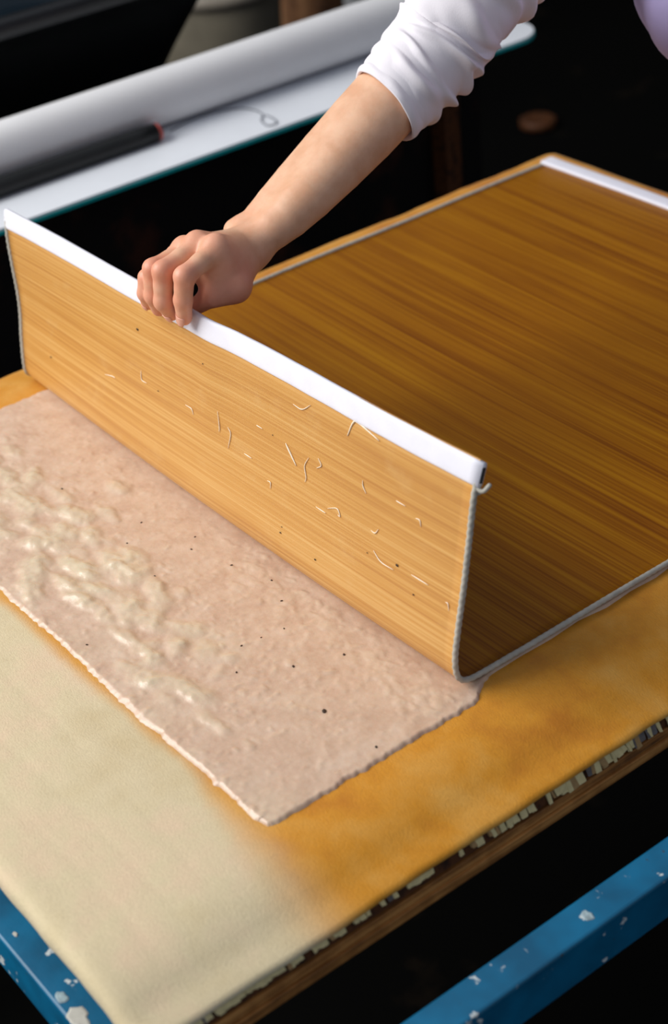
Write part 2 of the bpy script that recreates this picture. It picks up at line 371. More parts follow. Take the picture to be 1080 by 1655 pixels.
# ------------------------------------------------------------------ wet paper sheet
def build_paper():
    nx, ny = 640, 250
    u = np.linspace(0, 1, nx); yv = np.concatenate([np.linspace(-.1935, .02, ny), np.linspace(.03, .66, 24)])
    U, Y = np.meshgrid(u, yv); rows = len(yv)
    def xr(y): return np.where(y < -.012, .6695, .6695-.0170*sstep(-.012, .026, y))
    edge = .0022*vnoise(Y*60, Y*0, 1.)+.0016*vnoise(Y*190, Y*0, 2.)
    X = .028+U*(xr(Y)-.028)
    X = X+np.where(U > .985, edge*1.2, 0)-np.where(U < .01, edge, 0)
    fr_ = np.clip((-.186-Y)/.0075, 0, 1)
    Y = Y+fr_*(.0021*vnoise(X*55, X*0, 7.)+.0017*vnoise(X*170, X*0, 9.)+.003*vnoise(X*9, X*0, 3.))
    rad = np.clip((X-.655)/.014, 0, 1)*fr_; Y = Y+rad*.004
    H = np.full(X.shape, .0016)
    H += .0005*vnoise(X*24, Y*40, 4.)+.00022*vnoise(X*75, Y*130, 5.)+.00010*vnoise(X*220, Y*260, 6.)
    # lumps of pulp: a ridge of clots along the near edge, fine grain elsewhere
    bl = np.zeros_like(H)
    yg = Y[:ny]; xg = X[:ny]
    yw = yg+.0036*vnoise(xg*70, yg*90, 31.)+.0016*vnoise(xg*190, yg*210, 32.); xw = xg+.0050*vnoise(xg*60, yg*80, 33.)+.0018*vnoise(xg*180, yg*200, 34.)
    def blob(cx, cy, rx, ry, h, a):
        nonlocal bl
        x0_ = max(0, int((cx-.028-.04)/.6415*nx)); x1_ = min(nx, int((cx-.028+.04)/.6415*nx))
        r0 = max(0, int((cy+.1935-.04)/.2135*ny)); r1 = min(ny, int((cy+.1935+.04)/.2135*ny))
        if x1_ <= x0_ or r1 <= r0: return
        dx = xw[r0:r1, x0_:x1_]-cx; dy = yw[r0:r1, x0_:x1_]-cy
        ca, sa = math.cos(a), math.sin(a); p = (dx*ca+dy*sa)/rx; q = (-dx*sa+dy*ca)/ry
        d = p*p+q*q; v = .72*h*np.clip(1-d, 0, 1)**.9
        bl[r0:r1, x0_:x1_] = np.maximum(bl[r0:r1, x0_:x1_], v)+.25*np.minimum(bl[r0:r1, x0_:x1_], v)
    for _ in range(190):      # the band of clots
        cx = random.betavariate(1.5, 1.35)*.50+.06
        band = -.128-.050*(cx-.3)/.35*0.55; cy = random.gauss(band, .022)
        if cy < -.183 or cy > -.03: continue
        k = random.random()**1.6; big = math.exp(-((cx-.30)/.20)**2)
        r = .0035+.0135*k*(.45+.65*big)
        blob(cx, cy, r*random.uniform(1, 1.9), r*random.uniform(.55, .95), (.0010+.0046*k*(.45+.6*big)), random.gauss(.12, .4))
    for cx, cy, rx, ry, h, a in ((.245, -.093, .021, .012, .0066, .1), (.285, -.098, .020, .010, .0058, -.2), (.205, -.112, .024, .012, .0052, .2), (.33, -.150, .022, .009, .0062, .05), (.365, -.152, .018, .008, .0058, .1), (.46, -.150, .024, .0075, .0050, .02), (.51, -.152, .026, .0075, .0050, -.03), (.43, -.128, .015, .008, .0048, .3), (.555, -.158, .022, .006, .0034, 0), (.26, -.140, .018, .011, .0056, .4), (.20, -.150, .026, .014, .0050, .1), (.14, -.105, .020, .010, .0042, .1), (.11, -.080, .018, .009, .0036, 0)):
        blob(cx, cy, rx, ry, h, a)
    def soften(A, it):
        for _ in range(it):
            pad = np.pad(A[:ny], 1, mode='edge'); A[:ny] = .775*A[:ny]+.225*(pad[:-2, 1:-1]+pad[2:, 1:-1]+pad[1:-1, :-2]+pad[1:-1, 2:])/4
    soften(bl, 34); clots = bl; bl = np.zeros_like(H)
    for _ in range(260):      # bubbles by the fold
        cx = random.uniform(.40, .66); cy = random.gauss(-.032, .011); r = random.uniform(.0015, .0052); blob(cx, cy, r*1.4, r, random.uniform(.0005, .0013), random.uniform(-.4, .4))
    for _ in range(1500):     # fine grain
        cx = random.uniform(.03, .67); cy = random.uniform(-.188, .0); r = random.uniform(.0011, .0030); blob(cx, cy, r*random.uniform(1, 1.5), r, random.uniform(.0003, .0009), random.uniform(0, 3))
    for _ in range(420):      # small bubbles around the clots
        cx = random.uniform(.08, .60); cy = random.gauss(-.115, .035); r = random.uniform(.0014, .0042)
        if -.185 < cy < -.02: blob(cx, cy, r*random.uniform(1, 1.5), r, random.uniform(.0006, .0016), random.uniform(0, 3))
    soften(bl, 9); bl = np.maximum(clots, bl)+.4*np.minimum(clots, bl)
    bl *= .86+.28*vnoise(X*120, Y*150, 11.)
    press = sstep(-.012, .0, Y)         # flattened where the screen still lies on it
    Z = (H+bl)*(1-press)+.0016*press
    col = np.clip(.68*np.clip(bl/.0034, 0, 1)+.22*sstep(.0, .5, vnoise(X*16, Y*26, 41.))*sstep(-.06, -.12, Y), 0, 1)*(1-press)
    rim = np.minimum(np.minimum(U, 1-U)*.64, 1)
    ed = np.clip(rim/.0024, 0, 1); ed = np.minimum(ed, np.clip((np.arange(rows)[:, None])/4., 0, 1)); ed = np.minimum(ed, np.clip((rows-1-np.arange(rows)[:, None])/1., 0, 1))
    near = np.exp(-((np.arange(rows)[:, None]-7)/6.)**2)
    Z = (Z+near*.0009*np.clip(1.8*vnoise(X*130, Y*130, 21.), 0, 2))*np.sqrt(ed)-.0009*(1-ed)
    col = np.clip(col+near*.22*np.clip(.4+1.4*vnoise(X*90, Y*90, 22.), 0, 1), 0, 1)
    V = np.stack([X, Y, Z], -1).reshape(-1, 3)
    me = mesh_from('paper_sheet', V, grid_faces(rows, nx))
    a = me.attributes.new('thick', 'FLOAT', 'POINT'); a.data.foreach_set('value', col.reshape(-1).astype(np.float32))
    return me, X, Y, Z
pm, PX, PY, PZ = build_paper()
ps = thing('paper_sheet', 'freshly couched wet pinkish paper sheet with lumpy pulp under the lifted screen', 'paper', (.35, -.1, 0))
link('pulp_layer', pm, M['paper'], ps)
def paper_z(x, y):
    k = np.argmin((PX-x)**2+(PY-y)**2); return float(PZ.reshape(-1)[k])
bm = bmesh.new()
for (u, v) in [(524, 1147), (374, 912), (309, 886), (439, 937), (455, 969), (422, 1029), (390, 1042), (474, 1075), (228, 842), (100, 789), (205, 876), (459, 1014), (140, 1040), (608, 1205), (315, 866), (382, 1085), (556, 1056), (250, 930)]:
    p = at(u, v, 2, .003); z = paper_z(p.x, p.y); s_ = random.uniform(.0006, .0011)*(1.8 if u == 524 else 1)
    q = bmesh.ops.create_icosphere(bm, subdivisions=1, radius=s_)
    a = random.uniform(0, 3)
    for vv in q['verts']:
        c = vv.co.copy(); c.x *= 1.5; c.z *= .5
        vv.co = Vector((p.x+c.x*math.cos(a)-c.y*math.sin(a), p.y+c.x*math.sin(a)+c.y*math.cos(a), z+.0002+c.z))
sp_ = bm_obj('dark_specks', bm, M['speck'], ps); sp_['kind'] = 'stuff'

# ------------------------------------------------------------------ bamboo screen (lifted)
W, LEN = .65, .708
prR = [(.026, .183), (.0225, .172), (.017, .158), (.010, .122), (.003, .087), (-.005, .051), (-.0085, .031), (-.0080, .0165), (-.0035, .0085), (.005, .0050), (.018, .0042), (.040, .0040)]
prL = [(.0135, .176), (.0112, .167), (.009, .153), (.008, .125), (.0075, .095), (.0055, .072), (.0015, .048), (-.0020, .019), (-.0005, .0085), (.006, .0050), (.018, .0042), (.040, .0040)]
prM = [(.0185, .179), (.0165, .169), (.0125, .155), (.0075, .122), (.0015, .088), (-.0060, .052), (-.0102, .031), (-.0105, .0165), (-.0060, .0085), (.004, .0050), (.018, .0042), (.040, .0040)]
def prof_at(x):
    t = x/W; a, b, c = np.array(prL), np.array(prM), np.array(prR)
    l0 = (t-.5)*(t-1)*2; l1 = -4*t*(t-1); l2 = 2*t*(t-.5)
    return a*l0+b*l1+c*l2
def screen_path(x, n=90):
    P = prof_at(x); c = spline([(p[0], p[1]) for p in P], n)
    c = np.vstack([c, np.stack([np.linspace(.045, LEN, 60), np.full(60, .0040)], -1)])
    return c
def wave(x):      # the hem gives a little round the fingers
    return -.0016*math.exp(-((x-.335)/.02)**2)+.0010*math.sin(x*19)
xs = np.linspace(0, W, 61)
paths = [screen_path(x) for x in xs]
bsm = thing('bamboo_screen', 'bamboo papermaking screen with white bound ends, near end lifted by the hand', 'screen', (.33, .3, .004))
def build_screen():
    P = np.array(paths)                                        # (61, n, 2)
    for i, x in enumerate(xs):
        up_ = np.clip((P[i, :, 1]-.05)/.12, 0, 1); P[i, :, 0] += wave(x)*up_
        flat = (P[i, :, 0] > .05) & (P[i, :, 1] < .01)
        P[i, :, 1] += np.where(flat, .0004*np.sin(x*16+P[i, :, 0]*23), 0)
    T = np.gradient(P, axis=1); T /= np.linalg.norm(T, axis=2)[..., None]
    nrm = np.stack([T[..., 1], -T[..., 0]], -1)                # towards the paper side or the upper side
    seg = np.linalg.norm(np.diff(P, axis=1), axis=2); S = np.concatenate([np.zeros((61, 1)), np.cumsum(seg, 1)], 1)
    n = P.shape[1]; th = .0009
    A = P+nrm*th/2; B = P-nrm*th/2
    X = np.repeat(xs[:, None], n, 1)
    VA = np.stack([X, A[..., 0], A[..., 1]], -1).reshape(-1, 3); VB = np.stack([X, B[..., 0], B[..., 1]], -1).reshape(-1, 3)
    F = grid_faces(61, n); K = 61*n
    faces = [tuple(f) for f in F]+[tuple((f+K)[::-1]) for f in F]; matid = [0]*len(F)+[1]*len(F)
    for r in range(60):
        for c in (0, n-1):
            a, b = r*n+c, (r+1)*n+c; faces.append((a, b, b+K, a+K) if c else (b, a, a+K, b+K)); matid.append(0)
    for c in range(n-1):
        for r in (0, 60):
            a, b = r*n+c, r*n+c+1; faces.append((a, b, b+K, a+K) if r == 0 else (b, a, a+K, b+K)); matid.append(0)
    me = mesh_from('splints', np.vstack([VA, VB]), faces)
    uvs = np.stack([X, S], -1).reshape(-1, 2); uvs = np.vstack([uvs, uvs])
    ul = me.uv_layers.new(name='UVMap'); vi = np.zeros(len(me.loops), np.int32); me.loops.foreach_get('vertex_index', vi)
    ul.data.foreach_set('uv', uvs[vi].astype(np.float32).reshape(-1))
    return me, matid, P, nrm
sm_, matid, SP, SN = build_screen()
so = link('splints', sm_, None, bsm)
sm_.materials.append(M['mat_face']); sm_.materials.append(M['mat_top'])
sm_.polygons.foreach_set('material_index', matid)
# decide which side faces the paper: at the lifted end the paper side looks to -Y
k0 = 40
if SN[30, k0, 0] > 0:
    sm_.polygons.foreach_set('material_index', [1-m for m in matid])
sm_.update()

def rope(path, r, twist, name, lab):
    """two-ply twisted cord"""
    P = np.array(path); d = np.concatenate([[0], np.cumsum(np.linalg.norm(np.diff(P, axis=0), axis=1))])
    n = int(d[-1]/.0016); t = np.linspace(0, d[-1], n); Q = np.stack([np.interp(t, d, P[:, i]) for i in range(3)], -1)
    V, F = tube(Q, r, 10, True, lambda k, th: .80+.26*abs(math.cos(th-t[k]*twist)))
    o = link(name, mesh_from(name, V, F), M['cord'], bsm); o['label'] = lab
    return o
for x, e in ((0, -.0012), (W, .0012)):
    i = 0 if x == 0 else 60
    pts = [(x+e, p[0], p[1]+.0004) for p in SP[i][5:]]
    rope(pts, .0023, 520, 'edge_cord', 'pale twisted cord binding')

def hem(name, pts, up_dirs, w_, t_, ends):
    """flat padded strip: rounded section swept along pts; up_dirs gives the wide axis"""
    sec = []
    for q in range(20):
        th = 2*math.pi*q/20; cx, cz = math.cos(th), math.sin(th)
        sec.append((math.copysign(abs(cx)**.45, cx)*t_/2, math.copysign(abs(cz)**.45, cz)*w_/2))
    V = []
    for k, (p, u_) in enumerate(zip(pts, up_dirs)):
        p = Vector(p); u_ = Vector(u_).normalized(); a = Vector((1, 0, 0)); n_ = a.cross(u_).normalized()
        j = 1+.03*noise.noise((p.x*40, 1.3, 0))
        for s0, s1 in sec: V.append(p+n_*s0*j+u_*s1*j)
    m = 20; F = [tuple(f) for f in grid_faces(len(pts), m, True)]+[tuple(range(m))[::-1], tuple(range((len(pts)-1)*m, len(pts)*m))]
    return link(name, mesh_from(name, V, F), M['strip'], bsm)
# lifted hem
pts, ups = [], []
for x in np.linspace(-.003, W+.004, 70):
    pr = prof_at(min(max(x, 0), W)); a = Vector((0, pr[2][0], pr[2][1])); b = Vector((0, pr[0][0], pr[0][1])); u_ = (b-a).normalized()
    c = a+u_*.0165; pts.append((x, c.y+wave(x), c.z)); ups.append(u_)
hm = hem('bound_end', pts, ups, .0185, .0052, True); hm['label'] = 'white padded binding held by the fingers'
end = Vector(pts[-1]); eu = ups[-1]
bm = bmesh.new(); q = bmesh.ops.create_cube(bm, size=1)
n_ = Vector((1, 0, 0)).cross(eu)
for v in q['verts']:
    c = v.co.copy(); v.co = end+Vector((.0004, 0, 0))+Vector((1, 0, 0))*c.x*.0012+n_*c.y*.0022+eu*c.z*.0115
bm_obj('hollow_shade_block', bm, M['hole'], hm)  # solid dark block, its colour stands in for shade inside the open end
# little knot of cord under the hem's end
V, F = tube(spline([end-eu*.009+Vector((-.004, -.001, 0)), end-eu*.011+Vector((.003, .001, 0)), end-eu*.006+Vector((.006, .003, 0)), end-eu*.012+Vector((.001, .005, 0)), end-eu*.015+Vector((-.002, .002, 0))], 24), .0016, 8)
link('cord_knot', mesh_from('cord_knot', V, F), M['cord'], bsm)
# far hem, lying on the felt
pts = [(x, LEN-.004+.0006*math.sin(x*14), .0062) for x in np.linspace(-.004, W+.004, 50)]
hem('bound_end', pts, [(0, 1, 0)]*50, .019, .0050, True)

# fibres and specks stuck on the lifted face
def face_pt(x, z, off=.0010):
    i = int(round(x/W*60)); i = min(max(i, 0), 60); P = SP[i]; m = P[:, 0] < .04
    k = int(np.argmin(np.abs(P[m][:, 1]-z))); s_ = -1 if SN[i, k, 0] > 0 else 1
    nn = SN[i, k]*s_; p = P[k]+nn*off; return Vector((x, p[0], p[1]))
def face_px(u, v):
    p = at(u, v, 1, .004)
    for _ in range(4): q = face_pt(p.x, p.z); p = at(u, v, 1, q.y)
    return face_pt(p.x, p.z)
fibs = [[(562, 708), (571, 684), (580, 686), (612, 716)], [(462, 718), (468, 732), (480, 750)], [(474, 655), (488, 660), (502, 656)], [(499, 740), (493, 757), (496, 768), (493, 780)],
        [(352, 668), (355, 690), (354, 698)], [(368, 690), (373, 703), (370, 722)], [(415, 690), (424, 692)], [(514, 738), (519, 750), (512, 758)],
        [(530, 826), (545, 824), (551, 832), (546, 834)], [(604, 893), (616, 908), (638, 918)], [(665, 930), (678, 936), (692, 943)], [(511, 823), (526, 826)],
        [(432, 776), (437, 790)], [(600, 860), (612, 858)], [(672, 834), (680, 848)], [(722, 970), (727, 984)], [(170, 605), (186, 612)], [(228, 600), (237, 618)], [(300, 655), (312, 668)], [(395, 735), (408, 738)], [(640, 806), (655, 815)], [(585, 780), (592, 800)]]
for f in fibs:
    if len(f) == 2: f = [f[0], ((f[0][0]+f[1][0])/2+random.uniform(-4, 4), (f[0][1]+f[1][1])/2+random.uniform(-3, 3)), f[1]]
    pp = spline([face_px(*q) for q in f], max(6, 5*len(f)))
    r = .00042 if len(f) > 2 else .00028
    if f[0] in ((562, 708), (462, 718)): r = .0008
    V, F = tube(pp, [r*(.35+.65*math.sin(math.pi*(k+.5)/len(pp))) for k in range(len(pp))], 6)
    link('pulp_fibre', mesh_from('pulp_fibre', V, F), M['fibre'], bsm)
bm = bmesh.new()
for (u, v, s_) in [(222, 534, 1.2), (643, 909, 1.2), (453, 862, .8), (509, 905, .8), (455, 852, .5), (668, 962, .7), (82, 577, .9), (328, 592, .6), (255, 630, .6), (440, 700, .5), (595, 890, .5)]:
    p = face_px(u, v); q = bmesh.ops.create_icosphere(bm, subdivisions=1, radius=.0011*s_)
    for vv in q['verts']: vv.co = Vector((vv.co.x*1.3, vv.co.y*.35, vv.co.z))+p
o = bm_obj('dark_specks', bm, M['speck'], bsm); o['kind'] = 'stuff'

# ------------------------------------------------------------------ signed-distance modelling for the figure
def surface_nets(F, org, h):
    s = F < 0
    c = [s[i:F.shape[0]-1+i, j:F.shape[1]-1+j, k:F.shape[2]-1+k] for i in (0, 1) for j in (0, 1) for k in (0, 1)]
    anyn = c[0].copy(); alln = c[0].copy()
    for q in c[1:]: anyn |= q; alln &= q
    cells = np.argwhere(anyn & ~alln); idx = -np.ones(anyn.shape, np.int64); idx[tuple(cells.T)] = np.arange(len(cells))
    offs = np.array([(i, j, k) for i in (0, 1) for j in (0, 1) for k in (0, 1)])
    val = np.stack([F[tuple((cells+o).T)] for o in offs], -1)
    acc = np.zeros((len(cells), 3)); cnt = np.zeros(len(cells))
    for a in range(8):
        for b in range(a+1, 8):
            if np.abs(offs[a]-offs[b]).sum() != 1: continue
            va, vb = val[:, a], val[:, b]; m = (va < 0) != (vb < 0)
            t = np.where(m, va/np.where(m, va-vb, 1), 0)
            acc += m[:, None]*(offs[a]+t[:, None]*(offs[b]-offs[a])); cnt += m
    V = org+(cells+acc/cnt[:, None])*h
    faces = []
    for ax in range(3):
        sl0 = [slice(1, -1)]*3; sl1 = [slice(1, -1)]*3
        sl0[ax] = slice(0, -1); sl1[ax] = slice(1, None)
        s0 = s[tuple(sl0)]; s1 = s[tuple(sl1)]; e = np.argwhere(s0 != s1)
        if not len(e): continue
        flip = s0[tuple(e.T)]; base = e.copy()
        o1, o2 = [(1, 2), (2, 0), (0, 1)][ax]
        for q in range(3):
            if q != ax: base[:, q] += 1
        def cell(d1, d2):
            x = base.copy(); x[:, o1] -= d1; x[:, o2] -= d2; return idx[tuple(x.T)]
        q = np.stack([cell(1, 1), cell(0, 1), cell(0, 0), cell(1, 0)], -1)
        q[~flip] = q[~flip][:, ::-1]; faces.append(q)
    return V, np.vstack(faces)
class Field:
    def __init__(s, lo, hi, h):
        s.lo = np.array(lo, float); s.h = h; s.n = np.ceil((np.array(hi)-s.lo)/h).astype(int)+1
        s.ax = [(s.lo[i]+np.arange(s.n[i])*h).astype(np.float32) for i in range(3)]
    def new(s): return np.full(tuple(s.n), .06, np.float32)
    def cap(s, F, a, b, ra, rb, k, sq=None):
        """smooth union of a tapered capsule into F, evaluated only near it"""
        a = np.array(a, float); b = np.array(b, float); pad = max(ra, rb)+.03
        lo = np.minimum(a, b)-pad; hi = np.maximum(a, b)+pad
        i0 = np.clip(np.floor((lo-s.lo)/s.h).astype(int), 0, s.n); i1 = np.clip(np.ceil((hi-s.lo)/s.h).astype(int)+1, 0, s.n)
        if np.any(i1 <= i0): return F
        sl = tuple(slice(p, q) for p, q in zip(i0, i1))
        X, Y, Z = np.meshgrid(s.ax[0][sl[0]], s.ax[1][sl[1]], s.ax[2][sl[2]], indexing='ij')
        d = b-a; L2 = max(float(d@d), 1e-12)
        t = np.clip(((X-a[0])*d[0]+(Y-a[1])*d[1]+(Z-a[2])*d[2])/L2, 0, 1)
        ex, ey, ez = X-(a[0]+t*d[0]), Y-(a[1]+t*d[1]), Z-(a[2]+t*d[2])
        if sq is not None:     # squash along a unit axis
            ax, f = sq; ax = np.array(ax)/np.linalg.norm(ax); dd = ex*ax[0]+ey*ax[1]+ez*ax[2]
            ex = ex+ax[0]*dd*(f-1); ey = ey+ax[1]*dd*(f-1); ez = ez+ax[2]*dd*(f-1)
        D = (np.sqrt(ex*ex+ey*ey+ez*ez)-(ra+(rb-ra)*t)).astype(np.float32)
        A = F[sl]; hh = np.maximum(k-np.abs(A-D), 0)/max(k, 1e-6)
        F[sl] = np.minimum(A, D)-hh*hh*k*.25
        return F
def smin(A, B, k):
    hh = np.maximum(k-np.abs(A-B), 0)/k; return np.minimum(A, B)-hh*hh*k*.25

# ------------------------------------------------------------------ person: arm and hand
b_ax = CM.col[2].normalized(); tip0 = at(298, 511, 1, .0065); D0 = (CAM-tip0).dot(b_ax)
def J(u, v, d):
    """joint measured in the photograph; d metres nearer than the index fingertip"""
    r = CM @ Vector(((u-540)/FPX, (827.5-v)/FPX, -1)); return np.array(CAM+r*(D0-d))
def JY(u, v, y): return np.array(at(u, v, 1, y))
wrist = J(409, 386, -.052)
HAND = {
 'index': dict(mcp=J(350, 403, .004), pip=J(298, 447, .024), dip=J(296, 485, .012), tip=JY(298, 513, .0065), r=(.0105, .0086, .0076, .0066)),
 'middle': dict(mcp=J(321, 398, -.009), pip=J(263, 438, .012), dip=J(264, 487, .000), tip=JY(277, 506, .0060), r=(.0105, .0086, .0078, .0066)),
 'ring': dict(mcp=J(300, 406, -.022), pip=J(247, 434, -.003), dip=J(248, 478, -.014), tip=JY(257, 499, .0060), r=(.0100, .0082, .0074, .0064)),
 'little': dict(mcp=J(288, 420, -.034), pip=J(238, 449, -.017), dip=J(235, 474, -.024), tip=JY(240, 490, .0055), r=(.0092, .0074, .0066, .0058)),
}
t_cmc = J(395, 414, -.040); t_mcp = J(380, 463, -.012); t_ip = J(345, 477, -.010); t_tip = JY(318, 494, .0290)
elbow = J(690, 92, -.085); shoulder = np.array((.268, .545, .470))
fld = Field((.16, -.03, .095), (.44, .40, .40), .0017)
palm = fld.new()
for f, k in (('index', .010), ('middle', .010), ('ring', .010), ('little', .010)):
    h_ = HAND[f]; base = J(401, 399, -.050)*.8+.2*wrist+(h_['mcp']-wrist)*.06
    fld.cap(palm, base, h_['mcp'], .0112, h_['r'][0], k)
fld.cap(palm, wrist+np.array((0, -.003, -.007)), wrist+(HAND['little']['mcp']-wrist)*.6+np.array((0, -.004, -.012)), .011, .012, .012)
fld.cap(palm, t_cmc, t_mcp, .0135, .0118, .012)
fld.cap(palm, J(340, 440, -.008), J(354, 458, -.012), .0105, .011, .012)
fld.cap(palm, J(319, 434, -.016), J(350, 448, -.014), .0095, .011, .010)
fld.cap(palm, t_cmc+np.array((-.004, 0, -.002)), HAND['index']['mcp']*.6+t_mcp*.4, .013, .0095, .014)   # web of the thumb
# forearm: ulna and radius side by side
ul = [J(405, 375, -.062), J(467, 311, -.066), J(592, 184, -.077), elbow+np.array((-.006, 0, 0))]
ra = [J(419, 388, -.042), J(487, 329, -.046), J(606, 200, -.066), elbow+np.array((.006, 0, 0))]
ru = [.0143, .0190, .0256, .0265]; rr = [.0149, .0196, .0260, .0265]
ul4 = spline([list(p)+[r] for p, r in zip(ul, ru)], 9); ra4 = spline([list(p)+[r] for p, r in zip(ra, rr)], 9)
G1 = fld.new(); G2 = fld.new()
for a_ in range(8):
    fld.cap(G1, ul4[a_, :3], ul4[a_+1, :3], ul4[a_, 3], ul4[a_+1, 3], .0005)
    fld.cap(G2, ra4[a_, :3], ra4[a_+1, :3], ra4[a_, 3], ra4[a_+1, 3], .0005)
palm = smin(palm, smin(G1, G2, .014), .010)
fld.cap(palm, J(380, 372, -.062), J(388, 368, -.062), .0092, .0095, .007)        # ulnar head
fld.cap(palm, J(410, 400, -.042), wrist+np.array((0, 0, -.004)), .0115, .0110, .010)
fld.cap(palm, elbow, elbow+(shoulder-elbow)*.30, .026, .029, .02)
total = None
fr_flush = []
for f in ('index', 'middle', 'ring', 'little'):
    h_ = HAND[f]; G = fld.new(); r0, r1, r2, r3 = h_['r']
    m1 = (h_['mcp']+h_['pip'])/2; m2 = (h_['pip']+h_['dip'])/2
    fld.cap(G, h_['mcp'], m1, r0*.94, r1*.93, .003); fld.cap(G, m1, h_['pip'], r1*.93, r1, .003)
    fld.cap(G, h_['pip'], m2, r1, r2*.96, .003); fld.cap(G, m2, h_['dip'], r2*.96, r2, .003)
    fld.cap(G, h_['dip'], h_['tip'], r2, r3, .003)
    G = smin(palm, G, .008); total = G if total is None else smin(total, G, .0012)
G = fld.new(); fld.cap(G, t_mcp, t_ip, .0116, .0092, .004); fld.cap(G, t_ip, t_tip, .0092, .0074, .004)
G = smin(palm, G, .010); total = smin(total, G, .0012)
# knuckles and tendons
for f in ('index', 'middle', 'ring', 'little'):
    k_ = HAND[f]['mcp']+np.array((-.001, .000, .0030)); fld.cap(total, k_, k_+(wrist-k_)*.10, .0088, .0070, .006)
HV, HF = surface_nets(total, fld.lo, fld.h)

# rest of the body, coarser, under the clothes: torso, neck, head, other arm
hipc = np.array((.46, .985, .10)); chest = np.array((.455, .66, .40)); neck = np.array((.455, .545, .52)); head = np.array((.45, .43, .60))
sh_l = np.array((.635, .575, .470)); el_l = np.array((.70, .76, .26)); wr_l = np.array((.645, .86, .06))
cf = Field((.08, .22, -.80), (.90, 1.25, .84), .009)
B = cf.new()
cf.cap(B, hipc, chest, .125, .125, .05); cf.cap(B, shoulder+np.array((.03, .01, 0)), sh_l-np.array((.03, -.01, 0)), .055, .055, .06)
cf.cap(B, chest, neck, .09, .05, .05); cf.cap(B, neck, head, .050, .050, .03)
cf.cap(B, shoulder, elbow, .042, .027, .03); cf.cap(B, sh_l, el_l, .050, .038, .04); cf.cap(B, el_l, wr_l, .036, .024, .02)
for q in range(4): cf.cap(B, wr_l, wr_l+np.array((-.03+.02*q, .01, -.085)), .022, .012, .01); 
for q in range(4): cf.cap(B, wr_l+np.array((-.03+.02*q, .01, -.085)), wr_l+np.array((-.034+.022*q, -.005, -.155+.01*abs(q-1.5))), .0105, .0095, .004)
cf.cap(B, wr_l+np.array((-.02, .0, -.03)), wr_l+np.array((-.055, -.03, -.095)), .015, .011, .01)
BV, BF = surface_nets(B, cf.lo, cf.h)
fdir = Vector((-.18, -.78, -.60)).normalized(); fr_x = fdir.cross(Vector((0, 0, 1))).normalized(); fup = fr_x.cross(fdir).normalized()
def HL(x, y_, z): return head+np.array(fr_x)*x+np.array(fdir)*y_+np.array(fup)*z
hf = Field(head-.17, head+.17, .0035); HB = hf.new()
hf.cap(HB, HL(0, -.028, .030), HL(0, .016, .036), .080, .078, .03); hf.cap(HB, HL(0, .028, .0), HL(0, .042, -.060), .064, .043, .03)
hf.cap(HB, HL(-.012, .062, -.088), HL(.012, .062, -.088), .021, .021, .02)
for sx in (-1, 1):
    hf.cap(HB, HL(sx*.036, .056, -.026), HL(sx*.034, .058, -.020), .030, .030, .02); hf.cap(HB, HL(sx*.014, .089, .026), HL(sx*.042, .078, .026), .011, .010, .012)
    hf.cap(HB, HL(sx*.080, -.008, .012), HL(sx*.082, -.006, -.022), .012, .008, .006)
hf.cap(HB, HL(0, .092, .012), HL(0, .110, -.024), .007, .0095, .010); hf.cap(HB, HL(-.009, .100, -.028), HL(.009, .100, -.028), .006, .006, .006)
hf.cap(HB, HL(0, -.02, -.03), neck*.55+head*.45, .052, .050, .03)
HDV, HDF = surface_nets(HB, hf.lo, hf.h); BF = np.vstack([BF, HDF+len(BV)]); BV = np.vstack([BV, HDV])
person = thing('person', 'person in white sleeve and lavender top leaning over to lift the screen', 'person', (.46, 1.02, FZ))
keep = HV
V = np.vstack([HV, BV]); F = np.vstack([HF, BF+len(HV)])
me = mesh_from('body', V, F)
fl_ = np.zeros(len(V), np.float32)
def flush(p, r, a):
    global fl_
    d = np.linalg.norm(V-np.array(p), axis=1); fl_ = np.maximum(fl_, a*np.exp(-(d/r)**2))
for f in HAND:
    for k_, r, a in (('mcp', .018, .60), ('pip', .015, .72), ('dip', .014, .60), ('tip', .013, .75)): flush(HAND[f][k_], r, a)
flush(t_mcp, .03, .75); flush(t_ip, .02, .8); flush(t_tip, .02, .8); flush((t_mcp+HAND['index']['mcp'])/2, .022, .7); flush(wrist, .03, .2); flush(J(420, 430, -.03), .02, .3)
a = me.attributes.new('flush', 'FLOAT', 'POINT'); a.data.foreach_set('value', fl_)
body = link('body', me, M['skin'], person)
sm = body.modifiers.new('smooth', 'SMOOTH'); sm.factor = .5; sm.iterations = 2

# nails on the visible fingertips
def nail(f, wdt, lng):
    h_ = HAND[f]; d = Vector(h_['tip']-h_['dip']).normalized(); out = Vector((.10, -1, .25)); out = (out-d*out.dot(d)).normalized(); sx = d.cross(out).normalized()
    r = h_['r'][3]; c = Vector(h_['tip'])+d*.001; V = []
    for i in range(9):
        for j in range(9):
            s_ = (i/8-.5); t_ = (j/8-.5); th = s_*1.9*(1-.25*max(0, t_)*2)
            rr_ = r+.00022-.0016*max(0, t_)**1.6*2
            V.append(c+d*(t_*lng)+out*(rr_*math.cos(th))+sx*(rr_*math.sin(th)))
    o = link('fingernail', mesh_from('fingernail', V, grid_faces(9, 9)), M['nail'], body)
    s = o.modifiers.new('t', 'SOLIDIFY'); s.thickness = .0005; s.offset = 0
nail('index', .010, .0095); nail('middle', .010, .0095); nail('little', .008, .008)

